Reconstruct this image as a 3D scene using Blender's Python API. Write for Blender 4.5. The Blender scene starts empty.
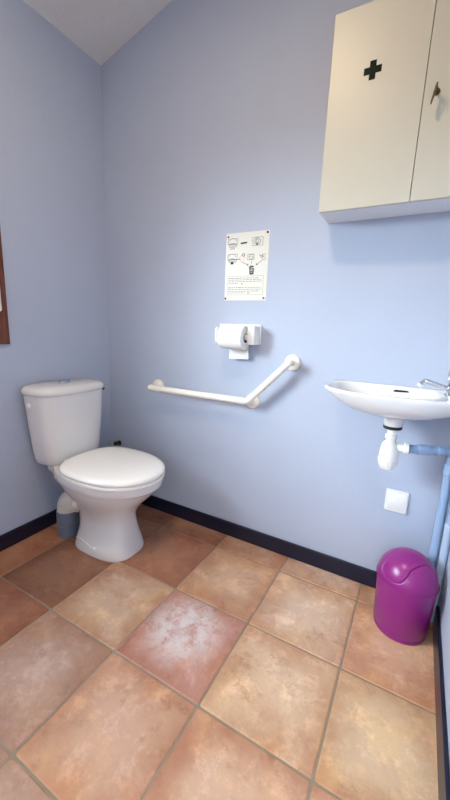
import bpy, bmesh, math, random
from mathutils import Vector, Matrix
random.seed(4)
PI = math.pi
sc = bpy.context.scene
col = sc.collection

# ------------------------------------------------------------------ materials
def srgb(r, g, b):
    f = lambda c: c/12.92 if c <= .04045 else ((c+.055)/1.055)**2.4
    return (f(r/255), f(g/255), f(b/255), 1)

def mat(name, rgb, rough=.5, metal=0, spec=.5, bump=0, bscale=60, coat=0, var=0, vscale=6):
    m = bpy.data.materials.new(name); m.use_nodes = True
    nt = m.node_tree; N = nt.nodes; L = nt.links
    b = N['Principled BSDF']
    b.inputs['Base Color'].default_value = srgb(*rgb)
    b.inputs['Roughness'].default_value = rough
    b.inputs['Metallic'].default_value = metal
    b.inputs['Specular IOR Level'].default_value = spec
    b.inputs['Coat Weight'].default_value = coat
    b.inputs['Coat Roughness'].default_value = .08
    tc = N.new('ShaderNodeTexCoord')
    if bump:
        n = N.new('ShaderNodeTexNoise'); n.inputs['Scale'].default_value = bscale; n.inputs['Detail'].default_value = 6
        L.new(tc.outputs['Object'], n.inputs['Vector'])
        bp = N.new('ShaderNodeBump'); bp.inputs['Strength'].default_value = bump; bp.inputs['Distance'].default_value = .004
        L.new(n.outputs['Fac'], bp.inputs['Height']); L.new(bp.outputs['Normal'], b.inputs['Normal'])
    if True:
        n = N.new('ShaderNodeTexNoise'); n.inputs['Scale'].default_value = vscale; n.inputs['Detail'].default_value = 4
        L.new(tc.outputs['Object'], n.inputs['Vector'])
        mx = N.new('ShaderNodeMix'); mx.data_type = 'RGBA'
        v = var if var else .02
        c = srgb(*rgb)
        mx.inputs['A'].default_value = (c[0]*(1-v), c[1]*(1-v), c[2]*(1-v), 1)
        mx.inputs['B'].default_value = (min(1, c[0]*(1+v)), min(1, c[1]*(1+v)), min(1, c[2]*(1+v)), 1)
        L.new(n.outputs['Fac'], mx.inputs['Factor']); L.new(mx.outputs['Result'], b.inputs['Base Color'])
    return m

WALL = (180, 190, 210)
M = {}
M['wall'] = mat('blue_wall_paint', WALL, .62, bump=.25, bscale=45, var=.035, vscale=5)
M['ceil'] = mat('white_plaster', (226, 224, 222), .85, bump=.5, bscale=80, var=.03, vscale=30)
M['plinth'] = mat('black_tile_skirting', (14, 22, 46), .3, var=.15)
M['porcelain'] = mat('white_porcelain', (228, 226, 223), .16, coat=.4)
M['basin'] = mat('white_basin_porcelain', (226, 226, 226), .14, coat=.4)
M['seat'] = mat('white_seat_plastic', (250, 249, 244), .2)
M['pvc'] = mat('white_pvc', (226, 220, 204), .35)
M['trap'] = mat('white_trap_plastic', (243, 242, 236), .35)
M['grey_pvc'] = mat('grey_pvc', (112, 119, 136), .5, var=.1)
M['bluepipe'] = mat('blue_painted_pipe', (150, 174, 206), .38, var=.06, vscale=20)
M['bluepale'] = mat('pale_blue_painted_pipe', (176, 192, 216), .35, var=.06, vscale=20)
M['chrome'] = mat('chrome', (205, 208, 214), .12, metal=1)
M['darkmetal'] = mat('dark_metal', (60, 60, 66), .35, metal=.8)
M['black'] = mat('black_rubber', (18, 18, 20), .5)
M['bar'] = mat('white_bar_nylon', (244, 240, 228), .28)
M['plastic'] = mat('white_plastic', (244, 243, 240), .35)
M['paper'] = mat('white_tissue', (246, 245, 243), .9, bump=.3, bscale=200)
M['card'] = mat('brown_core_card', (88, 74, 62), .9)
M['sheet'] = mat('laminated_sheet', (218, 216, 206), .35)
M['cab'] = mat('cream_cabinet_lacquer', (207, 205, 191), .4, var=.012)
M['cabcarc'] = mat('white_cabinet_carcass', (232, 233, 234), .4)
M['green'] = mat('dark_green_cross', (10, 28, 18), .7, spec=.2)
M['brass'] = mat('aged_brass', (112, 92, 66), .4, metal=.9, var=.2, vscale=80)
M['purple'] = mat('purple_plastic', (140, 36, 122), .28, var=.02)
M['wood'] = None
M['ink'] = mat('black_ink', (30, 30, 32), .6)
M['inkgrey'] = mat('grey_ink', (118, 116, 114), .6)
M['inkred'] = mat('red_ink', (206, 110, 104), .6)
M['inkyellow'] = mat('yellow_ink', (206, 170, 80), .6)
M['tile_hole'] = mat('grout', (150, 138, 118), .9, bump=.6, bscale=300, var=.35, vscale=9)

def wood_mat():
    m = bpy.data.materials.new('brown_wood'); m.use_nodes = True
    N = m.node_tree.nodes; L = m.node_tree.links; b = N['Principled BSDF']
    tc = N.new('ShaderNodeTexCoord'); mp = N.new('ShaderNodeMapping'); mp.inputs['Scale'].default_value = (30, 30, 2.5)
    n = N.new('ShaderNodeTexNoise'); n.inputs['Scale'].default_value = 3; n.inputs['Detail'].default_value = 8
    r = N.new('ShaderNodeValToRGB'); r.color_ramp.elements[0].position = .3; r.color_ramp.elements[1].position = .7
    r.color_ramp.elements[0].color = srgb(74, 34, 24); r.color_ramp.elements[1].color = srgb(128, 66, 44)
    L.new(tc.outputs['Object'], mp.inputs['Vector']); L.new(mp.outputs['Vector'], n.inputs['Vector'])
    L.new(n.outputs['Fac'], r.inputs['Fac']); L.new(r.outputs['Color'], b.inputs['Base Color'])
    b.inputs['Roughness'].default_value = .45
    return m
M['wood'] = wood_mat()

def glass_mat():
    m = bpy.data.materials.new('window_glass'); m.use_nodes = True
    N = m.node_tree.nodes; L = m.node_tree.links
    N.remove(N['Principled BSDF']); out = N['Material Output']
    t = N.new('ShaderNodeBsdfTransparent'); g = N.new('ShaderNodeBsdfGlossy'); g.inputs['Roughness'].default_value = .02
    f = N.new('ShaderNodeFresnel'); f.inputs['IOR'].default_value = 1.45
    mx = N.new('ShaderNodeMixShader')
    ge = N.new('ShaderNodeNewGeometry'); sb = N.new('ShaderNodeMath'); sb.operation = 'SUBTRACT'; sb.use_clamp = True
    L.new(f.outputs['Fac'], sb.inputs[0]); L.new(ge.outputs['Backfacing'], sb.inputs[1])     # reflect on the entry face only
    L.new(sb.outputs[0], mx.inputs['Fac']); L.new(t.outputs['BSDF'], mx.inputs[1]); L.new(g.outputs['BSDF'], mx.inputs[2])
    L.new(mx.outputs['Shader'], out.inputs['Surface'])
    return m
M['glass'] = glass_mat()

TS, GX, GY, GAP = .335, .509, -.123, .0028
def tile_mat():
    m = bpy.data.materials.new('terracotta_tile'); m.use_nodes = True
    N = m.node_tree.nodes; L = m.node_tree.links; b = N['Principled BSDF']
    tc = N.new('ShaderNodeTexCoord')
    at = N.new('ShaderNodeAttribute'); at.attribute_name = 'tile_tint'
    sh = N.new('ShaderNodeAttribute'); sh.attribute_name = 'tile_shift'
    add = N.new('ShaderNodeVectorMath'); add.operation = 'ADD'
    L.new(tc.outputs['Object'], add.inputs[0]); L.new(sh.outputs['Vector'], add.inputs[1])
    def noise(scale, detail, rough=.55, dist=0):
        n = N.new('ShaderNodeTexNoise'); n.inputs['Scale'].default_value = scale; n.inputs['Detail'].default_value = detail
        n.inputs['Roughness'].default_value = rough; n.inputs['Distortion'].default_value = dist
        L.new(add.outputs[0], n.inputs['Vector']); return n.outputs['Fac']
    def ramp(fac, p0, p1):
        r = N.new('ShaderNodeMapRange'); r.interpolation_type = 'SMOOTHSTEP'
        r.inputs['From Min'].default_value = p0; r.inputs['From Max'].default_value = p1
        L.new(fac, r.inputs['Value']); return r.outputs['Result']
    def mul(a, k):
        r = N.new('ShaderNodeMath'); r.operation = 'MULTIPLY'; L.new(a, r.inputs[0])
        if isinstance(k, float): r.inputs[1].default_value = k
        else: L.new(k, r.inputs[1])
        return r.outputs[0]
    def mix(fac, a, bcol, mode='MIX'):
        x = N.new('ShaderNodeMix'); x.data_type = 'RGBA'; x.blend_type = mode
        L.new(fac, x.inputs['Factor']); L.new(a, x.inputs['A'])
        if isinstance(bcol, tuple): x.inputs['B'].default_value = bcol
        else: L.new(bcol, x.inputs['B'])
        return x.outputs['Result']
    c = at.outputs['Color']
    c = mix(mul(ramp(noise(6, 7, .62, .25), .46, .66), .8), c, (1.18, 1.15, .98, 1), 'MULTIPLY')     # ochre clouds
    c = mix(mul(ramp(noise(4.6, 7, .66, .2), .50, .68), .8), c, (.86, .70, .68, 1), 'MULTIPLY')       # salmon clouds
    c = mix(mul(ramp(noise(10, 10, .80, .15), .48, .64), .85), c, (1.28, 1.36, 1.48, 1), 'MULTIPLY')      # pale flecks
    c = mix(mul(ramp(noise(9, 10, .80, .15), .52, .68), .85), c, (.70, .60, .56, 1), 'MULTIPLY')         # brown flecks
    # kiln glaze: paler, greyer middle and rustier rim on every tile
    def vm(op, a, bvec=None):
        x = N.new('ShaderNodeVectorMath'); x.operation = op; L.new(a, x.inputs[0])
        if bvec: x.inputs[1].default_value = bvec
        return x.outputs[0]
    loc_ = vm('ABSOLUTE', vm('SUBTRACT', vm('FRACTION', vm('DIVIDE', vm('SUBTRACT', tc.outputs['Object'], (GX, GY, 0)), (TS, TS, 1))), (.5, .5, 0)))
    sx = N.new('ShaderNodeSeparateXYZ'); L.new(loc_, sx.inputs[0])
    mxn = N.new('ShaderNodeMath'); mxn.operation = 'SMOOTH_MAX'; mxn.inputs[2].default_value = .15
    L.new(sx.outputs[0], mxn.inputs[0]); L.new(sx.outputs[1], mxn.inputs[1])
    wob = N.new('ShaderNodeMath'); wob.operation = 'MULTIPLY_ADD'; wob.inputs[1].default_value = .62
    L.new(noise(8, 7, .68, .2), wob.inputs[0]); L.new(mxn.outputs[0], wob.inputs[2])
    edge = wob.outputs[0]
    c = mix(mul(ramp(edge, .66, .46), .8), c, (1.12, 1.20, 1.30, 1), 'MULTIPLY')
    c = mix(mul(ramp(edge, .56, .88), .42), c, srgb(204, 146, 100), 'MULTIPLY')
    # worn whitish patch on one tile
    d = N.new('ShaderNodeVectorMath'); d.operation = 'DISTANCE'; d.inputs[1].default_value = (.99, -.60, 0)
    L.new(tc.outputs['Object'], d.inputs[0])
    near = ramp(d.outputs['Value'], .18, .06)
    w = mul(mul(near, ramp(noise(17, 10, .75, .3), .36, .58)), .78)
    c = mix(w, c, srgb(232, 222, 212))
    one = N.new('ShaderNodeValue'); one.outputs[0].default_value = 1
    c = mix(one.outputs[0], c, (.95, 1.0, 1.09, 1), 'MULTIPLY')
    L.new(c, b.inputs['Base Color'])
    b.inputs['Roughness'].default_value = .42
    rr = N.new('ShaderNodeMapRange'); rr.inputs['To Min'].default_value = .32; rr.inputs['To Max'].default_value = .55
    L.new(noise(20, 5), rr.inputs['Value']); L.new(rr.outputs['Result'], b.inputs['Roughness'])
    bp = N.new('ShaderNodeBump'); bp.inputs['Strength'].default_value = .35; bp.inputs['Distance'].default_value = .004
    L.new(noise(14, 6), bp.inputs['Height']); L.new(bp.outputs['Normal'], b.inputs['Normal'])
    return m
M['tile'] = tile_mat()

# ------------------------------------------------------------------ mesh helpers
def link(name, bm, m, parent=None, smooth=35, bevel=0):
    me = bpy.data.meshes.new(name)
    bmesh.ops.remove_doubles(bm, verts=bm.verts, dist=1e-6)
    bmesh.ops.recalc_face_normals(bm, faces=bm.faces)
    bm.to_mesh(me); bm.free()
    o = bpy.data.objects.new(name, me); col.objects.link(o)
    for mm in (m if isinstance(m, list) else [m]): me.materials.append(mm)
    if smooth:
        for p in me.polygons: p.use_smooth = True
        me.set_sharp_from_angle(angle=math.radians(smooth))
    if bevel:
        b = o.modifiers.new('bevel', 'BEVEL'); b.width = bevel; b.segments = 3; b.limit_method = 'ANGLE'; b.angle_limit = math.radians(40)
    if parent is not None: o.parent = parent
    return o

def tag(o, label, cat, group=None):
    o['label'] = label; o['category'] = cat
    if group: o['group'] = group
    return o
def struct(o, label=None):
    o['kind'] = 'structure'
    if label: o['label'] = label
    return o
def thing(name, label, cat, loc=(0, 0, 0), group=None):
    o = bpy.data.objects.new(name, None); o.empty_display_size = .05; col.objects.link(o); o.location = loc
    return tag(o, label, cat, group)

def box(bm, a, b, mi=0):
    x0, y0, z0 = a; x1, y1, z1 = b
    v = [bm.verts.new((x, y, z)) for x in (x0, x1) for y in (y0, y1) for z in (z0, z1)]
    for f in ((0, 1, 3, 2), (4, 6, 7, 5), (0, 4, 5, 1), (2, 3, 7, 6), (0, 2, 6, 4), (1, 5, 7, 3)):
        bm.faces.new([v[i] for i in f]).material_index = mi
    return bm
def Box(a, b): return box(bmesh.new(), a, b)

def loft(bm, rings, cap0=True, cap1=True, close=False):
    R = [[bm.verts.new(p) for p in r] for r in rings]
    n = len(R[0])
    pairs = list(zip(R, R[1:])) + ([(R[-1], R[0])] if close else [])
    for A, B in pairs:
        for i in range(n):
            try: bm.faces.new((A[i], A[(i+1) % n], B[(i+1) % n], B[i]))
            except ValueError: pass
    if not close:
        if cap0: bm.faces.new(R[0])
        if cap1: bm.faces.new(list(reversed(R[-1])))
    return bm

def frame_of(d):
    d = Vector(d).normalized()
    u = d.orthogonal().normalized()
    if abs(d.z) < .95: u = d.cross(Vector((0, 0, 1))).normalized()
    return u, d.cross(u).normalized()

def lathe(bm, prof, origin=(0, 0, 0), axis=(0, 0, 1), n=32, cap0=True, cap1=True):
    o = Vector(origin); a = Vector(axis).normalized(); u, v = frame_of(a)
    rings = [[o + a*h + (u*math.cos(2*PI*i/n) + v*math.sin(2*PI*i/n))*max(r, 1e-4) for i in range(n)] for r, h in prof]
    return loft(bm, rings, cap0, cap1)

def tube(bm, pts, r, n=20, caps=True):
    P = [Vector(p) for p in pts]; rings = []
    t = (P[1]-P[0]).normalized(); u, v = frame_of(t)
    for i, p in enumerate(P):
        t2 = (P[min(i+1, len(P)-1)] - P[max(i-1, 0)]).normalized()
        q = t.rotation_difference(t2); u = q @ u; v = q @ v; t = t2
        rr = r[i] if isinstance(r, (list, tuple)) else r
        rings.append([p + (u*math.cos(2*PI*k/n) + v*math.sin(2*PI*k/n))*rr for k in range(n)])
    return loft(bm, rings, caps, caps)

def fillet(pts, rad, seg=8):
    P = [Vector(p) for p in pts]; out = [P[0]]
    for a, b, c in zip(P, P[1:], P[2:]):
        d0 = (a-b).normalized(); d1 = (c-b).normalized()
        ang = d0.angle(d1); l = min(rad/math.tan(ang/2), (a-b).length*.95, (c-b).length*.95)
        s, e = b+d0*l, b+d1*l
        for k in range(seg+1):
            w = k/seg; out.append(s*(1-w)**2 + b*2*w*(1-w) + e*w*w)
    out.append(P[-1]); return out

def spow(c, e): return math.copysign(abs(c)**e, c)
def egg(xb, xf, hw, xm, z, n=72, nf=2.1, nb=2.8, yc=0):
    """plan outline: xb back, xf front, widest at xm"""
    out = []
    for i in range(n):
        t = 2*PI*i/n; c, s = math.cos(t), math.sin(t)
        e = nf if c >= 0 else nb
        x = xm + spow(c, 2/e)*((xf-xm) if c >= 0 else (xm-xb))
        out.append((x, yc + spow(s, 2/e)*hw, z))
    return out
def rrect(x0, x1, y0, y1, z, r, seg=6):
    out = []
    for cx, cy, a in ((x1-r, y1-r, 0), (x0+r, y1-r, 90), (x0+r, y0+r, 180), (x1-r, y0+r, 270)):
        for k in range(seg+1):
            t = math.radians(a + 90*k/seg); out.append((cx+r*math.cos(t), cy+r*math.sin(t), z))
    return out

# ------------------------------------------------------------------ room shell
W = 1.793          # room width
YF = -2.35         # wall behind the camera
H0, SL = 2.343, .276
T = .12
def zc(x): return H0 + SL*x

# floor: individual tiles with joints on a bed of grout, one mesh
TS, GX, GY, GAP = .335, .509, -.123, .0028
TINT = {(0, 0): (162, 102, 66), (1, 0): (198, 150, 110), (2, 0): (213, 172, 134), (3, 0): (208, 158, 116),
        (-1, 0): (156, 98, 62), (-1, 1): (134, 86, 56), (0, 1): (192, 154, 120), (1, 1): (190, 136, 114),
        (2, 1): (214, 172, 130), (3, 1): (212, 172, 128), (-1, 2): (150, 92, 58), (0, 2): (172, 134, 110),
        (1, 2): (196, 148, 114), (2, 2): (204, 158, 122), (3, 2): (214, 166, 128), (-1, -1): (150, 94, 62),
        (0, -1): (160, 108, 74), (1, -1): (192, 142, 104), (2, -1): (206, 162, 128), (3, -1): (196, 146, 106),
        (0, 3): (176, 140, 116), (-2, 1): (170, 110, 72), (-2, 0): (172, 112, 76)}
bm = bmesh.new()
ct = bm.loops.layers.float_color.new('tile_tint'); cs = bm.loops.layers.float_color.new('tile_shift')
box(bm, (0, YF, -.06), (W, 0, -.0025), 1)
for i in range(-2, 5):
    for j in range(-1, 7):
        x0, x1 = GX+TS*i+GAP, GX+TS*(i+1)-GAP; y1, y0 = GY-TS*j-GAP, GY-TS*(j+1)+GAP
        x0, x1, y0, y1 = max(x0, .001), min(x1, W-.001), max(y0, YF+.001), min(y1, -.001)
        if x1-x0 < .01 or y1-y0 < .01: continue
        rnd = random.Random(i*31+j*7+5)
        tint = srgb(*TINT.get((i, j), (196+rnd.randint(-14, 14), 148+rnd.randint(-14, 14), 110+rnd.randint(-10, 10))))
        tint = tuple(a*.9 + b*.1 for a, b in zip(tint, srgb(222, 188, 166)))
        shift = (rnd.random()*9, rnd.random()*9, rnd.random()*9, 1)
        b = .0035
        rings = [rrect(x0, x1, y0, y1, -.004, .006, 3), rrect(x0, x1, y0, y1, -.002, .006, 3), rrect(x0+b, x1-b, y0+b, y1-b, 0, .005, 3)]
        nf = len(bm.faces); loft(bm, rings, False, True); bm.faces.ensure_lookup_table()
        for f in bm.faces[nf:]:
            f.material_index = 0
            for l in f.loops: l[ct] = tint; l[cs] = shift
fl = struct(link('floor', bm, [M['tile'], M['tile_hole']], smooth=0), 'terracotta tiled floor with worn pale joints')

def slab_y(y0, y1):   # wall across x with a sloping top
    bm = bmesh.new()
    pts = [(0, -.06), (W, -.06), (W, zc(W)), (0, zc(0))]
    loft(bm, [[(x, y0, z) for x, z in pts], [(x, y1, z) for x, z in pts]])
    return bm
struct(link('wall_back', slab_y(0, T), M['wall'], smooth=0), 'pale blue painted wall carrying the grab bar and sheet')
bm = bmesh.new()                                   # unseen doorway gap, added and narrowed to set the sky fill light
DX0, DX1, DZ = 1.60, 1.76, 2.0
for p_ in (((0, -.06), (DX0, -.06), (DX0, zc(DX0)), (0, zc(0))), ((DX1, -.06), (W, -.06), (W, zc(W)), (DX1, zc(DX1))), ((DX0, DZ), (DX1, DZ), (DX1, zc(DX1)), (DX0, zc(DX0)))):
    loft(bm, [[(x, y, z) for x, z in p_] for y in (YF-T, YF)])
struct(link('wall_front', bm, M['wall'], smooth=0), 'pale blue wall with an unseen gap added for fill light behind the viewer')
struct(link('wall_right', Box((W, YF-T, -.06), (W+T, T, zc(W)+.05)), M['wall'], smooth=0), 'pale blue wall on the right beside the basin')
WY0, WY1, WZ0, WZ1 = -2.2, -.90, 1.02, 1.88      # window opening in the left wall
bm = bmesh.new()
for a, b in (((-T, YF-T, -.06), (0, T, WZ0)), ((-T, YF-T, WZ1), (0, T, H0)), ((-T, YF-T, WZ0), (0, WY0, WZ1)), ((-T, WY1, WZ0), (0, T, WZ1))): box(bm, a, b)
struct(link('wall_left', bm, M['wall'], smooth=0), 'pale blue wall behind the toilet')
bm = bmesh.new()
pts = [(-T, H0 - .0), (0, H0), (W+T, zc(W+T)), (W+T, zc(W+T)+.1), (-T, H0+.1)]
loft(bm, [[(x, YF-T, z) for x, z in pts], [(x, T, z) for x, z in pts]])
struct(link('ceiling', bm, M['ceil'], smooth=0), 'white sloping plaster ceiling')

BH, BT = .078, .011
def skirt(a, b): return Box(a, b)
struct(link('baseboard_back', Box((BT, -BT, 0), (W-BT, 0, BH)), M['plinth'], bevel=.003), 'black skirting along the back wall')
struct(link('baseboard_left', Box((0, YF, 0), (BT, 0, BH)), M['plinth'], bevel=.003), 'black skirting behind the toilet')
struct(link('baseboard_right', Box((W-BT, YF, 0), (W, -.10, BH+.012)), M['plinth'], bevel=.003), 'black skirting along the right wall')

# window: brown wooden frame in the left wall
bm = bmesh.new()
fy0, fy1, fz0, fz1 = WY0-.064, -.576, .962, 1.944
for a, b in (((-.07, WY1-.002, fz0), (.010, fy1, fz1)), ((-.07, fy0, fz0), (.010, WY0+.002, fz1)),
             ((-.07, WY0+.002, fz0), (.010, WY1-.002, WZ0+.002)), ((-.07, WY0+.002, WZ1-.002), (.010, WY1-.002, fz1))):
    box(bm, a, b)
# casings stand on the wall face; deeper part sits in the opening
bm.free(); bm = bmesh.new()
for a, b in (((.0005, WY1, fz0), (.012, fy1, fz1)), ((.0005, fy0, fz0), (.012, WY0, fz1)),
             ((.0005, WY0, fz0), (.012, WY1, WZ0)), ((.0005, WY0, WZ1), (.012, WY1, fz1))): box(bm, a, b)
win = struct(link('window_1', bm, M['wood'], smooth=0, bevel=.002), 'brown wooden window frame at the left edge')
bm = bmesh.new()
s = .055
for a, b in (((-.06, WY1-s, WZ0+.002), (.004, WY1-.002, WZ1-.002)), ((-.06, WY0+.002, WZ0+.002), (.004, WY0+s, WZ1-.002)),
             ((-.06, WY0+s, WZ0+.002), (.004, WY1-s, WZ0+s)), ((-.06, WY0+s, WZ1-s), (.004, WY1-s, WZ1-.002))): box(bm, a, b)
link('sash', bm, M['wood'], win, smooth=0, bevel=.002)
link('pane', Box((-.032, WY0+s-.004, WZ0+s-.004), (-.028, WY1-s+.004, WZ1-s+.004)), M['glass'], win, smooth=0)
bm = bmesh.new()
rr = [rrect(-.668, -.618, 1.10, 1.205, 0, .012, 5)]
loft(bm, [[(.012+d, y, z) for y, z, _ in rrect(-.650+k, -.603-k, 1.100+k, 1.222-k, 0, .012, 5)] for d, k in ((0, 0), (.006, 0), (.009, .003))])
hd = link('window_handle', bm, M['plastic'], win)
bm = bmesh.new(); tube(bm, fillet([(.02, -.622, 1.18), (.045, -.622, 1.18), (.045, -.69, 1.17)], .012), .008, 14)
link('lever', bm, M['plastic'], hd)

# ------------------------------------------------------------------ toilet
TY = -.38
tl = thing('toilet', 'white ceramic close-coupled toilet with closed lid against the left wall', 'toilet', (0, TY, 0))
# pan: pedestal, bowl and rear shelf as one loft
secs = [  # z, xb, xf, hw, xm, nf, nb
    (.000, .225, .548, .121, .36, 3.0, 3.6), (.012, .223, .549, .122, .36, 3.0, 3.6), (.05, .23, .540, .112, .36, 3.0, 3.4),
    (.10, .238, .527, .100, .36, 2.9, 3.2), (.15, .235, .518, .095, .36, 2.7, 2.9), (.19, .225, .520, .101, .36, 2.4, 2.6),
    (.225, .205, .54, .119, .37, 2.2, 2.5), (.265, .18, .575, .143, .385, 2.15, 2.4), (.305, .15, .618, .167, .40, 2.1, 2.4),
    (.34, .12, .648, .182, .41, 2.1, 2.4), (.350, .115, .655, .185, .41, 2.1, 2.4), (.357, .10, .665, .190, .41, 2.1, 2.4),
    (.383, .10, .670, .192, .41, 2.1, 2.4), (.392, .105, .666, .189, .41, 2.1, 2.4)]
bm = bmesh.new()
loft(bm, [egg(xb, xf, hw, xm, z, 72, nf, nb) for z, xb, xf, hw, xm, nf, nb in secs])
# rear shelf carrying the cistern
loft(bm, [rrect(.05+k, .27, -w, w, z, .03) for k, w, z in ((.06, .06, .29), (.03, .085, .32), (0, .10, .35), (0, .104, .38), (.004, .10, .388))])
link('pan', bm, M['porcelain'], tl, smooth=40)
for s_ in (-1, 1):
    bm = bmesh.new(); lathe(bm, [(.012, 0), (.012, .004), (.009, .008), (.003, .010)], (.40, s_*.108, .035), (0, s_, .15), 20)
    link('floor_bolt_cap', bm, M['plastic'], tl)
bm = bmesh.new()   # moulded trapway relief on the side facing the room
tube(bm, [(.27, -.104, .05), (.31, -.110, .052), (.35, -.112, .045), (.385, -.115, .034)], [.003, .005, .005, .003], 10)
link('trapway_rib', bm, M['porcelain'], tl)
# cistern
def cis(z, t):   # t=0 bottom 1 top
    w = .152 + (.189-.152)*(t**.6); xf = .168 + .022*(t**.6); xb = .032 - .012*t
    return [(xb + (x-xb), y, z_) for x, y, z_ in ring_c(xb, xf, w, z)]
def ring_c(xb, xf, w, z):
    out = []
    for i in range(64):
        a = 2*PI*i/64; c, s_ = math.cos(a), math.sin(a)
        e = 2/4.6 if c < 0 else 2/3.8
        xm = (xb+xf)/2
        x = xm + spow(c, e)*(xf-xb)/2
        bow = .012*(1-(spow(s_, e))**2) if c > 0 else 0
        tp_ = 1.055 - .125*(x-xb)/(xf-xb)                 # plan narrows towards the front
        out.append((x + bow*max(0, c)**.3, spow(s_, e)*w*tp_ + .008, z))
    return out
bm = bmesh.new()
loft(bm, [[(.1+(x-.1)*.93, y*.94, z) for x, y, z in cis(.390, 0)]] + [cis(.398+(.738-.398)*k/14, k/14) for k in range(15)])
cs_ = link('cistern', bm, M['porcelain'], tl, smooth=45)
bm = bmesh.new(); lathe(bm, [(.011, 0), (.011, .004), (.008, .006)], (.088, -.180, .690), (.12, -1, -.10), 20)
link('overflow_plug', bm, M['plastic'], cs_)
bm = bmesh.new()
def lid_ring(k, z): return [(.016 if x < .03 else x + k, y, z) if False else (x, y, z) for x, y, z in ring_c(.014-k*.2, .196+k, .193+k, z)]
loft(bm, [lid_ring(-.012, .734), lid_ring(-.002, .736), lid_ring(.002, .742), lid_ring(.003, .752), lid_ring(-.001, .762), lid_ring(-.010, .769), lid_ring(-.026, .774), lid_ring(-.06, .777)])
ld = link('cistern_lid', bm, M['porcelain'], tl, smooth=50)
bm = bmesh.new(); 
loft(bm, [[(.098+x*k, .0+y*k, z) for x, y, z in [(a*.020, b*.029, h) for a, b in [(math.cos(2*PI*i/32), math.sin(2*PI*i/32)) for i in range(32)]]] for k, h in ((1.1, .774), (1.1, .780), (.95, .783), (.9, .7815), (.86, .785), (.5, .787))])
fb = link('flush_button', bm, M['chrome'], ld)
link('button_divider', Box((.097, -.026, .7845), (.0985, .026, .7875)), M['darkmetal'], ld, smooth=0)
# water inlet valve on the far side of the cistern
bm = bmesh.new(); lathe(bm, [(.007, 0), (.007, .02), (.011, .02), (.011, .034), (.006, .036), (.006, .05)], (.10, .192, .715), (0, 1, 0), 16)
link('inlet_valve', bm, M['darkmetal'], tl)
# seat and lid
def sring(k, z): return egg(.205+k*.3, .679-k, .199-k, .41, z, 72, 2.15, 3.0, -.003)
bm = bmesh.new()
outer = [sring(.006, .395), sring(.002, .398), sring(.002, .407), sring(.006, .410)]
inner = [egg(.28, .59, .11, .41, z, 72, 2.1, 2.4) for z in (.410, .395)]
loft(bm, outer+inner, close=True)
link('seat', bm, M['seat'], tl, smooth=40)
bm = bmesh.new()
loft(bm, [sring(.012, .4115), sring(.004, .4135), sring(.001, .420), sring(.003, .428), sring(.010, .434), sring(.03, .4385), sring(.07, .4415), sring(.12, .4425)])
link('seat_lid', bm, M['seat'], tl, smooth=60)
for s_ in (-1, 1):
    bm = bmesh.new(); lathe(bm, [(.011, -.02), (.012, -.018), (.012, .018), (.011, .02)], (.196, s_*.075, .413), (0, 1, 0), 18)
    link('hinge', bm, M['seat'], tl)
    bm = bmesh.new(); lathe(bm, [(.009, -.012), (.009, .003)], (.19, s_*.134, .382), (0, 0, 1), 14)
    lathe(bm, [(.012, .0), (.012, .008)], (.19, s_*.134, .372), (0, 0, 1), 6)
    link('cistern_bolt', bm, M['black'], tl)
# soil outlet: white elbow with collar into a grey sleeve
bm = bmesh.new(); tube(bm, fillet([(.275, -.035, .202), (.138, -.052, .202), (.138, -.052, .085)], .066, 12), .049, 28)
el_ = link('outlet_elbow', bm, M['pvc'], tl)
bm = bmesh.new(); lathe(bm, [(.052, 0), (.060, .002), (.060, .018), (.053, .021)], (.205, -.042, .202), (1, .1, 0), 28)
link('collar', bm, M['pvc'], el_)
bm = bmesh.new(); lathe(bm, [(.053, 0), (.053, .045), (.056, .047), (.056, .062), (.053, .064), (.053, .128), (.0505, .132)], (.138, -.052, .0), (0, 0, 1), 28)
link('drain_sleeve', bm, M['grey_pvc'], tl)

# stop valve peeking out above the far side of the seat, low on the back wall
sv = thing('stop_valve', 'small black water valve on the back wall behind the toilet lid', 'valve', (.066, 0, .352))
bm = bmesh.new(); lathe(bm, [(.016, 0), (.016, .003), (.007, .005), (.007, .03)], (0, 0, 0), (0, -1, 0), 18); link('valve_body', bm, M['darkmetal'], sv)
bm = bmesh.new(); lathe(bm, [(.007, 0), (.012, .002), (.012, .012), (.008, .014)], (0, -.026, .004), (.3, -1, .25), 10); link('knob', bm, M['black'], sv)

# ------------------------------------------------------------------ grab bar
gb = thing('grab_bar', 'white cranked grab bar on the back wall right of the toilet', 'grab bar', (.94, 0, .745))
gx, gz = .94, .745
SO = -.066
pl, pm, pr = (.372, SO, .742), (.946, SO, .746), (1.128, SO, .936)
loc = lambda p: (p[0]-gx, p[1], p[2]-gz)
path = fillet([pl, pm, pr], .05, 10)
# rounded tip at the left, curve into the wall at the right end
tip = [(.372-.0145*math.sin(PI/2*k/5), SO, .742) for k in range(5, 0, -1)]
rt = [.0155*math.cos(PI/2*k/5) + .0005 for k in range(5, 0, -1)]
end = fillet([pr, (pr[0]+.001, SO, pr[2]+.001), ], .01)[1:]
pts = tip+path
bm = bmesh.new()
endtip = [(pr[0]+.68*d, SO, pr[2]+.73*d) for d in (.005, .010, .013, .0155)]
tube(bm, [loc(p) for p in pts+endtip], rt+[.0155]*len(path)+[.0147, .0118, .0085, .001], 20)
link('rail', bm, M['bar'], gb, smooth=50)
for x, z in ((.374, .744), (.944, .737), (1.124, .933)):
    bm = bmesh.new()
    lathe(bm, [(.036, 0), (.036, .006), (.034, .011), (.028, .015), (.014, .017), (.012, .024), (.012, .066)], (x-gx, 0, z-gz), (0, -1, .08), 32)
    link('wall_flange', bm, M['bar'], gb)

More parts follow.
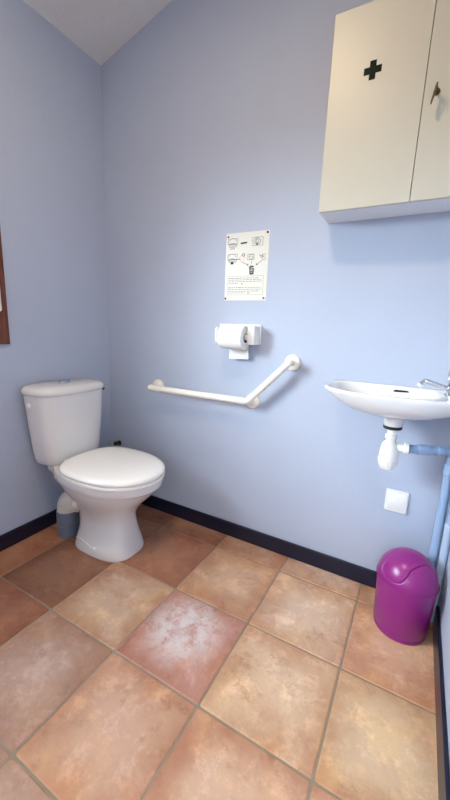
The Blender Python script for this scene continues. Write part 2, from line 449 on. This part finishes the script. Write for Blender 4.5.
# ------------------------------------------------------------------ toilet roll holder + roll
rx, ry, rz = .864, -.072, 1.030
th = thing('toilet_roll_holder', 'white plastic toilet roll holder on the wall under the sheet', 'toilet roll holder', (.86, 0, 1.03))
lt = lambda bm: bmesh.ops.translate(bm, vec=(-.86, 0, -1.03), verts=bm.verts)
bm = Box((.752, -.010, 1.002), (.968, 0, 1.090)); lt(bm); link('backplate', bm, M['plastic'], th, bevel=.003)
bm = Box((.930, -.074, 1.002), (.964, -.010, 1.084)); lt(bm); link('bracket_arm', bm, M['plastic'], th, bevel=.004)
bm = bmesh.new()
loft(bm, [[(x, y, z) for y, z, _ in rrect(-.112, -.010, 1.000, 1.074, 0, .018)] for x in (.788, .796)]); lt(bm); link('bracket_arm', bm, M['plastic'], th, bevel=.002)
bm = bmesh.new(); lathe(bm, [(.013, 0), (.013, .14)], (.794, ry, rz+.004), (1, 0, 0), 18); lt(bm); link('spindle', bm, M['plastic'], th)
rl = thing('toilet_roll', 'white toilet paper roll hanging in the wall holder with a loose end', 'toilet roll', (rx, ry, rz))
bm = bmesh.new()
R0, R1 = .0205, .052; hl = .059
prof = [(R0, -hl), (R1-.002, -hl), (R1, -hl+.002), (R1, hl-.002), (R1-.002, hl), (R0, hl)]
n = 48
rings = [[(h, r*math.cos(2*PI*i/n), r*math.sin(2*PI*i/n)) for i in range(n)] for r, h in prof]
loft(bm, rings, close=True); link('roll_paper', bm, M['paper'], rl, smooth=40)
bm = bmesh.new()
rings = [[(h, r*math.cos(2*PI*i/32), r*math.sin(2*PI*i/32)) for i in range(32)] for r, h in ((.0202, -hl+.001), (.0202, hl+.001), (.0190, hl+.001), (.0190, -hl+.001))]
loft(bm, rings, close=True); link('core', bm, M['card'], rl, smooth=40)
bm = bmesh.new()   # loose end hanging at the back
ys = [(-.004, -.0455, -.012), (-.0015, -.047, -.03)]
prof = [(.0526, -.002), (.0526, -.02), (.050, -.04), (.046, -.07), (.043, -.100)]
V = []
for k, (y, z) in enumerate(prof):
    sk = k*.0022
    V.append([(-.046+sk*.3, y, z-.0), (.048+sk, y+.001, z+.003*(k == 4))])
for th_ in (0,):
    rings = [[(a[0], a[1], a[2]), (b[0], b[1], b[2]), (b[0], b[1]+.0006, b[2]), (a[0], a[1]+.0006, a[2])] for a, b in V]
    loft(bm, rings)
link('loose_end', bm, M['paper'], rl, smooth=60)

# ------------------------------------------------------------------ instruction sheet
SX0, SX1, SZ0, SZ1 = .768, .978, 1.196, 1.486
def sp(u, v, d=.0004): return (SX0 + u*(SX1-SX0), -.0016-d, SZ1 - v*(SZ1-SZ0))     # u right, v down (fractions)
def stroke(bm, pts, w=.0016):
    for (u0, v0), (u1, v1) in zip(pts, pts[1:]):
        a, b = Vector(sp(u0, v0)), Vector(sp(u1, v1)); d = b-a
        if d.length < 1e-6: continue
        nrm = Vector((-d.z, 0, d.x)).normalized()*w/2; e = d.normalized()*w*.3
        q = [a-e+nrm, b+e+nrm, b+e-nrm, a-e-nrm]
        vs = [bm.verts.new(p) for p in q]; vb = [bm.verts.new(p+Vector((0, .0003, 0))) for p in q]
        bm.faces.new(vs); bm.faces.new(vb[::-1])
        for i in range(4): bm.faces.new((vs[i], vs[(i+1) % 4], vb[(i+1) % 4], vb[i]))
def arc(u, v, ru, rv, a0=0, a1=360, n=18): return [(u+ru*math.cos(math.radians(a0+(a1-a0)*k/n)), v+rv*math.sin(math.radians(a0+(a1-a0)*k/n))) for k in range(n+1)]
def rect(u0, v0, u1, v1): return [(u0, v0), (u1, v0), (u1, v1), (u0, v1), (u0, v0)]
g = bmesh.new(); k_ = bmesh.new(); k2 = bmesh.new(); rd = bmesh.new(); yl = bmesh.new()
# two bowls seen from the front, top left and below it
for v in (.145, .37):
    stroke(g, arc(.16, v-.02, .085, .05, 180, 360), .0018); stroke(g, rect(.05, v-.065, .28, v+.01)); stroke(g, [(.06, v+.015), (.09, v+.055), (.24, v+.055), (.27, v+.015), (.06, v+.015)], .0022)
    stroke(g, arc(.16, v+.02, .07, .02), .002)
stroke(g, [(.10, .225), (.21, .225)], .003)
stroke(k_, [(.36, .155), (.49, .150)], .0065)                                   # thick arrow
stroke(g, rect(.62, .085, .86, .20), .0016); stroke(g, arc(.73, .14, .08, .045), .0022); stroke(g, arc(.73, .14, .04, .03), .0022); stroke(k_, [(.72, .185), (.745, .185)], .006); stroke(g, [(.72, .11), (.72, .17)], .002)
for q in ([(.13, .445), (.16, .415), (.19, .445), (.13, .445)], [(.14, .44), (.18, .44)], [(.15, .43), (.17, .43)]): stroke(k_, q, .0045)
stroke(rd, [(.27, .385), (.35, .382)], .004); stroke(rd, arc(.40, .37, .055, .045), .0012)
stroke(g, arc(.43, .325, .03, .018), .003)
stroke(g, rect(.53, .32, .68, .40), .0018); stroke(g, arc(.61, .36, .05, .035), .002); stroke(g, [(.56, .35), (.66, .37)], .002)
stroke(g, [(.80, .33), (.83, .36), (.86, .34), (.90, .37)], .0028); stroke(g, rect(.87, .33, .93, .41), .0016); stroke(rd, [(.82, .37), (.88, .375)], .003)
stroke(k_, [(.40, .43), (.55, .475)], .0016); stroke(k_, [(.52, .475), (.55, .475), (.54, .455)], .0022)
stroke(k_, [(.63, .42), (.63, .455)], .0022)
stroke(k_, [(.86, .42), (.745, .475)], .0016); stroke(k_, [(.745, .455), (.735, .478), (.77, .478)], .0022)
stroke(k_, [(.58, .51), (.61, .49), (.66, .495)], .004); stroke(k_, [(.585, .515), (.68, .50)], .004)
for q in ([(.59, .525), (.60, .61), (.675, .61), (.685, .525)], [(.60, .53), (.68, .53)], [(.605, .575), (.68, .575)], [(.61, .60), (.67, .60)]): stroke(k_, q, .0035)
for q in ([(.62, .535), (.62, .60)], [(.655, .535), (.655, .60)]): stroke(g, q, .005)
stroke(g, rect(.07, .635, .915, .915), .0009)
rn = random.Random(3)
for v, u1 in ((.665, .80), (.690, .86), (.715, .88), (.742, .33), (.805, .86), (.832, .88), (.860, .84), (.885, .50)):
    u = .095; first = v in (.665, .805)
    while u < u1:
        w_ = rn.uniform(.02, .075); e = min(u+w_, u1)
        stroke(k2 if (first and u < .35) else g, [(u, v), (e, v)], .0024 if (first and u < .35) else .0020); u = e+.022
stroke(yl, [(.40, .755), (.425, .735), (.45, .755), (.40, .755)], .0026); stroke(yl, [(.56, .893), (.585, .873), (.61, .893), (.56, .893)], .0026)
bm = Box((SX0, -.0016, SZ0), (SX1, 0, SZ1))
for mi, b in enumerate((g, k_, k2, rd, yl), 1):          # the printing is surface pattern of the sheet itself
    for f in b.faces: f.material_index = mi
    tmp = bpy.data.meshes.new('tmp'); b.to_mesh(tmp); b.free(); bm.from_mesh(tmp); bpy.data.meshes.remove(tmp)
tag(link('instruction_sheet', bm, [M['sheet'], M['inkgrey'], M['ink'], mat('dark_grey_ink', (96, 94, 92), .6), M['inkred'], M['inkyellow']], smooth=0),
    'white instruction sheet with small diagrams pinned to the back wall', 'notice')
pin = None
for u, v, mt, lab in ((.955, .03, 'black', 'black drawing pin in the top right corner of the sheet'), (.03, .97, 'black', 'black drawing pin in the bottom left corner of the sheet'),
                      (.045, .05, 'brass', 'brass drawing pin in the top left corner of the sheet'), (.945, .965, 'brass', 'brass drawing pin in the bottom right corner of the sheet')):
    bm = bmesh.new(); lathe(bm, [(.0046, 0), (.0046, .001), (.0038, .0022), (.0015, .003)], (0, 0, 0), (0, -1, 0), 16)
    o = tag(link('drawing_pin', bm, M[mt]), lab, 'pin', 'drawing pins holding the sheet'); x, y, z = sp(u, v, 0); o.location = (x, y, z)

# ------------------------------------------------------------------ wall cabinet
CX0, CX1, CZ0, CZ1, CD = 1.222, 1.790, 1.486, 2.066, .150
cb = thing('wall_cabinet', 'cream two-door wall cabinet with a dark cross hung above the basin', 'cabinet', ((CX0+CX1)/2, 0, CZ0))
lc = lambda bm: bmesh.ops.translate(bm, vec=(-(CX0+CX1)/2, 0, -CZ0), verts=bm.verts)
bm = bmesh.new(); t_ = .016
DF = -CD+.017
for a, b in (((CX0, DF, CZ0), (CX1, 0, CZ0+t_)), ((CX0, DF, CZ1-t_), (CX1, 0, CZ1)), ((CX0, DF, CZ0+t_), (CX0+t_, 0, CZ1-t_)), ((CX1-t_, DF, CZ0+t_), (CX1, 0, CZ1-t_)),
             ((CX0+t_, -.005, CZ0+t_), (CX1-t_, 0, CZ1-t_))): box(bm, a, b)
lc(bm); link('carcass', bm, M['cabcarc'], cb, smooth=0)
SPL = 1.5095
doors = []
for a, b in ((CX0, SPL-.0009), (SPL+.0009, CX1)):
    bm = Box((a, -CD, CZ0-.001), (b, DF-.001, CZ1)); lc(bm); doors.append(link('door', bm, M['cab'], cb, smooth=0, bevel=.0012))
bm = bmesh.new(); cx, cz = 1.355, 1.880
h_, w_ = .026, .0095
pts = [(-w_, -h_), (w_, -h_), (w_, -w_), (h_, -w_), (h_, w_), (w_, w_), (w_, h_), (-w_, h_), (-w_, w_), (-h_, w_), (-h_, -w_), (-w_, -w_)]
loft(bm, [[(cx+x, -CD-.0012, cz+z) for x, z in pts], [(cx+x, -CD+.0002, cz+z) for x, z in pts]]); lc(bm)
link('cross_emblem', bm, M['green'], doors[0], smooth=0)
KX, KZ = 1.543, 1.775
bm = bmesh.new(); lathe(bm, [(.009, 0), (.009, .003), (.007, .005)], (KX, -CD, KZ), (0, -1, 0), 20); lc(bm)
link('lock', bm, M['brass'], doors[1])
ky = thing('cabinet_key', 'small brass key standing in the lock of the cabinet right door', 'key', (KX, -CD-.005, KZ))
bm = bmesh.new(); lathe(bm, [(.0028, 0), (.0028, .024)], (0, 0, 0), (0, -1, 0), 12); lathe(bm, [(.0045, .008), (.0045, .012)], (0, 0, 0), (0, -1, 0), 12)
link('shank', bm, M['brass'], ky)
bm = bmesh.new()   # flat bow seen edge-on, turned slightly
ca, sa = math.cos(math.radians(12)), math.sin(math.radians(12))
ringo = [(.013*math.cos(2*PI*i/28), .022*math.sin(2*PI*i/28)*(1.7 if math.sin(2*PI*i/28) < 0 else .7) - .006) for i in range(28)]
def bowpt(a, b, s_, k=1): 
    x, y, z = s_, -.030+a*k, b*k
    return (x*ca + z*sa, y, -x*sa*1 + z*ca)
loft(bm, [[bowpt(a, b-.004, -.0013) for a, b in ringo], [bowpt(a, b-.004, .0013) for a, b in ringo], [bowpt(a*.5, b*.5-.004, .0013) for a, b in ringo], [bowpt(a*.5, b*.5-.004, -.0013) for a, b in ringo]], close=True)
link('bow', bm, M['brass'], ky)

# ------------------------------------------------------------------ washbasin
BX, BY, BZ = 1.553, -.135, .881
wb = thing('washbasin', 'small white ceramic washbasin on the back wall under the cabinet', 'washbasin', (BX, 0, BZ))
def outl(kx, kb, kf, z, nf=2.5, nb=5.5, cx=BX, cy=BY, n=96):
    out = []
    for i in range(n):
        a = 2*PI*i/n; c, s_ = math.cos(a), math.sin(a)
        e = nb if s_ > 0 else nf
        out.append((cx + spow(c, 2/e)*kx - BX, cy + spow(s_, 2/e)*(kb if s_ > 0 else kf), z-BZ))
    return out
rings = [
    outl(.040, .040, .040, .792, 2, 2, BX-.003),
    outl(.090, .080, .085, .797, 2.2, 2.4, BX-.01),
    outl(.150, .110, .125, .812, 2.3, 3.2, BX-.006),
    outl(.195, .126, .146, .832, 2.4, 4.5),
    outl(.220, .1315, .158, .850, 2.4, 5.5),
    outl(.2385, .1335, .164, .868, 2.5, 5.5, BX-.005),
    outl(.2425, .134, .1655, .876, 2.5, 5.5, BX-.006),
    outl(.2405, .133, .164, .8805, 2.5, 5.5, BX-.006),
    outl(.235, .131, .160, .882, 2.5, 5.5, BX-.006),
    # flat rim / tap deck, then the bowl (shifted to the left)
    outl(.183, .116, .146, .881, 2.6, 3.6, BX-.046),
    outl(.177, .111, .140, .876, 2.6, 3.6, BX-.046),
    outl(.158, .098, .122, .850, 2.6, 3.4, BX-.044),
    outl(.135, .082, .100, .826, 2.5, 3.0, BX-.036),
    outl(.095, .058, .068, .812, 2.3, 2.5, BX-.02),
    outl(.030, .028, .028, .806, 2, 2, BX-.003)]
bm = bmesh.new(); loft(bm, rings)
ba = link('basin', bm, M['basin'], wb, smooth=60)
bm = bmesh.new(); lathe(bm, [(.0355, .035), (.034, .02), (.032, .008), (.030, 0)], (0, BY, .755-BZ), (0, 0, 1), 32)
link('drain_neck', bm, M['basin'], wb)
# overflow slot in the back of the bowl
bm = bmesh.new()
sl = rrect(-.026, .026, -.0075, .0075, 0, .0070, 6)
oy0, oz0 = BY+.1035, .861
loft(bm, [[(x+.008, oy0 - y*.35 - d, oz0 + y - BZ) for x, y, _ in sl] for d in (-.006, .0005)]); link('overflow_slot', bm, M['darkmetal'], wb, smooth=30)
bm = bmesh.new(); lathe(bm, [(.030, 0), (.030, .002), (.022, .0035), (.018, .001), (.004, .002)], (-.003, BY, .8065-BZ), (0, 0, 1), 28); link('waste_fitting', bm, M['chrome'], wb)
# tap
TX = 1.714-BX
bm = bmesh.new(); lathe(bm, [(.024, 0), (.024, .005), (.0195, .009), (.0185, .03), (.019, .045), (.0165, .052)], (TX, BY, 0), (0, 0, 1), 28)
tp = link('tap', bm, M['chrome'], wb)
bm = bmesh.new(); tube(bm, fillet([(TX-.012, BY, .022), (1.634-BX, BY, .0435), (1.614-BX, BY, .022)], .007, 5), [.010]*2+[.0085]*3+[.0085]*2+[.0085]*1, 16) if False else tube(bm, fillet([(TX-.012, BY, .022), (1.632-BX, BY, .043), (1.616-BX, BY, .024)], .008, 6), .0085, 16)
sp_ = link('spout', bm, M['chrome'], tp)
bm = bmesh.new(); lathe(bm, [(.0095, 0), (.0095, .009), (.007, .0095)], (1.6205-BX, BY, .0295), (-.64, 0, -.76), 18); link('aerator', bm, M['plastic'], tp)
bm = bmesh.new(); lathe(bm, [(.014, .052), (.020, .055), (.0225, .062), (.0225, .078), (.019, .088), (.010, .093)], (TX, BY, 0), (0, 0, 1), 12); link('tap_handle', bm, M['chrome'], tp, smooth=20)

# ------------------------------------------------------------------ bottle trap
bt = thing('bottle_trap', 'white plastic bottle trap hanging beneath the washbasin', 'drain trap', (BX, BY, .592))
tz = .592
bm = bmesh.new(); lathe(bm, [(.030, 0), (.0315, .002), (.0315, .008), (.030, .010)], (0, 0, .744-tz), (0, 0, 1), 30); link('gasket', bm, M['black'], bt)
bm = bmesh.new(); lathe(bm, [(.016, 0), (.016, .05)], (0, 0, .696-tz), (0, 0, 1), 22); link('inlet_tube', bm, M['trap'], bt)
bm = bmesh.new(); lathe(bm, [(.0185, 0), (.021, .002), (.021, .014), (.0185, .016)], (0, 0, .706-tz), (0, 0, 1), 14); link('inlet_nut', bm, M['trap'], bt, smooth=20)
bm = bmesh.new(); lathe(bm, [(.031, 0), (.032, .01), (.0315, .028), (.029, .048), (.024, .063), (.017, .069)], (0, 0, .628-tz), (0, 0, 1), 30)
lathe(bm, [(.016, 0), (.016, .04)], (.015, 0, .677-tz), (1, .15, 0), 22); link('trap_body', bm, M['trap'], bt)
bm = bmesh.new()
rings = []
for r, h in ((.014, .0), (.024, .002), (.029, .012), (.0335, .030), (.0335, .040), (.031, .042)):
    rings.append([((r*(1+.03*((i % 4) < 2)))*math.cos(2*PI*i/64), (r*(1+.03*((i % 4) < 2)))*math.sin(2*PI*i/64), h) for i in range(64)])
loft(bm, rings); link('trap_cup', bm, M['trap'], bt, smooth=30)
bm = bmesh.new(); lathe(bm, [(.018, 0), (.0215, .002), (.0215, .013), (.018, .015)], (.045, .0045, .677-tz), (1, .15, 0), 14); link('outlet_nut', bm, M['trap'], bt, smooth=20)

# ------------------------------------------------------------------ painted pipes
wp = thing('waste_pipe', 'blue painted waste pipe running right from the trap then down', 'pipe', (1.752, -.047, 0))
P0 = Vector((1.612, BY+.0095, .676)); P1 = Vector((1.752, -.047, .672))
pw = lambda p: Vector(p) - Vector((1.752, -.047, 0))
bm = bmesh.new(); tube(bm, [pw(p) for p in fillet([P0, P1, (1.752, -.047, .002)], .03, 10)], .0155, 22); link('pipe_run', bm, M['bluepipe'], wp)
dd = (P1-P0).normalized()
for d, l in ((.032, .04), (.10, .02)):
    bm = bmesh.new(); lathe(bm, [(.0175, 0), (.019, .001), (.019, l-.001), (.0175, l)], pw(P0+dd*d), dd, 22); link('pipe_coupling', bm, M['bluepipe'], wp)
bm = bmesh.new(); lathe(bm, [(.016, 0), (.019, .002), (.019, .04), (.016, .042)], (0, 0, .585), (0, 0, 1), 22); link('pipe_coupling', bm, M['bluepipe'], wp)
p2 = thing('supply_pipe', 'thinner pale blue painted pipe in the corner beside the purple bin', 'pipe', (1.7785, -.076, 0))
bm = bmesh.new(); lathe(bm, [(.0122, .002), (.0122, .375)], (0, 0, 0), (0, 0, 1), 20); link('pipe_run', bm, M['bluepale'], p2)
bm = bmesh.new(); lathe(bm, [(.0122, 0), (.014, .001), (.014, .034), (.0122, .036)], (0, 0, .372), (0, 0, 1), 20); link('pipe_coupling', bm, M['bluepale'], p2)
bm = bmesh.new(); lathe(bm, [(.010, 0), (.010, .44)], (0, 0, .405), (0, 0, 1), 18); link('riser', bm, M['bluepipe'], p2)

# ------------------------------------------------------------------ blank wall plate
wpz = thing('wall_plate', 'square white blank cover plate on the wall beneath the basin', 'cover plate', (1.600, 0, .415))
bm = bmesh.new(); loft(bm, [[(x, -d, z) for x, z, _ in rrect(-.041+k, .041-k, -.0455+k, .0455-k, 0, .004, 4)] for d, k in ((0, 0), (.006, 0), (.009, .003))]); link('plate', bm, M['plastic'], wpz)
bm = bmesh.new(); loft(bm, [[(x, -d, z) for x, z, _ in rrect(-.032+k, .032-k, -.034+k, .034-k, 0, .003, 4)] for d, k in ((.0085, 0), (.0105, .0), (.0112, .001))]); link('blank_insert', bm, M['plastic'], wpz)

# ------------------------------------------------------------------ purple bin
DX, DY = 1.671, -.166
bn = thing('waste_bin', 'purple plastic swing-lid bin on the floor in the right corner', 'bin', (DX, DY, 0))
bm = bmesh.new(); lathe(bm, [(.084, 0), (.089, .003), (.0905, .012), (.0895, .018), (.0915, .022), (.0995, .196), (.0995, .203), (.096, .206)], (0, 0, 0), (0, 0, 1), 64)
link('bin_body', bm, M['purple'], bn)
# dome: ellipsoid surface with a groove where the flap meets the hood
CZ, RA, RZ = .206, .100, .103
gro = [(-.42, .10, .91), (-.72, -.24, .65), (-.84, -.44, .33), (-.71, -.68, .19), (-.44, -.87, .22), (-.2, -.93, .32), (-.03, -.83, .55), (.08, -.67, .74), (.33, -.42, .85), (.55, -.22, .81), (.73, -.14, .67), (.83, -.2, .52)]
G = [Vector(p).normalized() for p in gro]
Gd = []
for a, b, c, d in zip([G[0]]+G, G, G[1:], G[2:]+[G[-1]]):
    for k in range(8):
        t = k/8
        Gd.append((.5*((2*b)+(c-a)*t+(2*a-5*b+4*c-d)*t*t+(3*b-a-3*c+d)*t**3)).normalized())
poly = [(p.x, p.y) for p in Gd] + [(.98, .1), (.75, .6), (.1, .98), (-.3, .6)]
def inside(x, y):
    r = False; j = len(poly)-1
    for i in range(len(poly)):
        xi, yi = poly[i]; xj, yj = poly[j]
        if (yi > y) != (yj > y) and x < (xj-xi)*(y-yi)/(yj-yi)+xi: r = not r
        j = i
    return r
NA, NE = 220, 90
def dome(which):
    bm = bmesh.new(); cache = {}
    def vert(i, e):
        key = (i % NA, e) if e < NE else (0, NE)
        if key not in cache:
            a = 2*PI*key[0]/NA; el = PI/2*e/NE
            d = Vector((math.cos(el)*math.cos(a), math.cos(el)*math.sin(a), math.sin(el)))
            dist = min((d-q).length for q in Gd)
            k = 1 - .055*math.exp(-(dist/.020)**2) + (.003 if which == 'flap' else 0)
            cache[key] = bm.verts.new((d.x*RA*k, d.y*RA*k, CZ+d.z*RZ*k))
        return cache[key]
    for e in range(NE):
        for i in range(NA):
            a = 2*PI*(i+.5)/NA; el = PI/2*(e+.5)/NE
            ins = inside(math.cos(el)*math.cos(a), math.cos(el)*math.sin(a))
            if (which == 'flap') != ins: continue
            vs = [vert(i, e), vert(i+1, e), vert(i+1, e+1), vert(i, e+1)] if e < NE-1 else [vert(i, e), vert(i+1, e), vert(0, NE)]
            bm.faces.new(vs)
    return bm
bm = dome('hood')
lathe(bm, [(.097, -.004), (.1025, -.003), (.1035, .003), (.1018, .008)], (0, 0, CZ), (0, 0, 1), 64, False, False)
o = link('bin_hood', bm, M['purple'], bn, smooth=50)
o = link('bin_flap', dome('flap'), M['purple'], bn, smooth=50)

# ------------------------------------------------------------------ light
wd = bpy.data.worlds.new('sky'); sc.world = wd; wd.use_nodes = True
wn, wl = wd.node_tree.nodes, wd.node_tree.links
bg = wn['Background']; bg.inputs['Strength'].default_value = SKY = 10.5
wtc = wn.new('ShaderNodeTexCoord'); wsx = wn.new('ShaderNodeSeparateXYZ'); wr = wn.new('ShaderNodeValToRGB')
wl.new(wtc.outputs['Generated'], wsx.inputs[0]); wl.new(wsx.outputs['Z'], wr.inputs['Fac'])      # dull ground below, bright overcast above
wr.color_ramp.elements[0].position = 0; wr.color_ramp.elements[0].color = (.10, .095, .085, 1)
wr.color_ramp.elements[1].position = .10; wr.color_ramp.elements[1].color = (.86, .94, 1, 1)
wl.new(wr.outputs['Color'], bg.inputs['Color'])
def area(name, loc, target, sx, sy, power, color):
    l = bpy.data.lights.new(name, 'AREA'); l.shape = 'RECTANGLE'; l.size = sx; l.size_y = sy; l.energy = power; l.color = color
    o = bpy.data.objects.new(name, l); col.objects.link(o); o.location = loc
    o.rotation_euler = (Vector(target)-Vector(loc)).to_track_quat('-Z', 'Y').to_euler(); return o
area('window_daylight', (-1.6, -2.9, 2.2), (1.1, -.4, .9), 1.2, 1.0, 98, (.76, .92, 1))
ll = bpy.data.lights.new('ceiling_lamp', 'AREA'); ll.shape = 'DISK'; ll.size = .2; ll.energy = 11; ll.color = (1, .78, .52)
o = bpy.data.objects.new('ceiling_lamp', ll); col.objects.link(o); o.location = (.98, -1.12, 2.52)

# ------------------------------------------------------------------ camera (solved from the floor tiles)
R = [[0.87223126, 0.4874966, 0.03949304], [0.13386107, -0.16027902, -0.97795289], [-0.4704188, 0.85828766, -0.20505718]]
cam = bpy.data.cameras.new('camera'); co = bpy.data.objects.new('camera', cam); col.objects.link(co)
X, Y, Z = Vector(R[0]), -Vector(R[1]), -Vector(R[2])
m3 = Matrix((X, Y, Z)).transposed()
co.matrix_world = Matrix.Translation((1.60225606, -1.47690968, 1.07406543)) @ m3.to_4x4()
cam.sensor_fit = 'VERTICAL'; cam.sensor_height = 24; cam.lens = 24*347.7916/800; cam.clip_start = .02
sc.camera = co
vs = sc.view_settings
vs.view_transform = 'Standard'; vs.look = 'None'; vs.gamma = 1; vs.use_curve_mapping = False; vs.exposure = .48
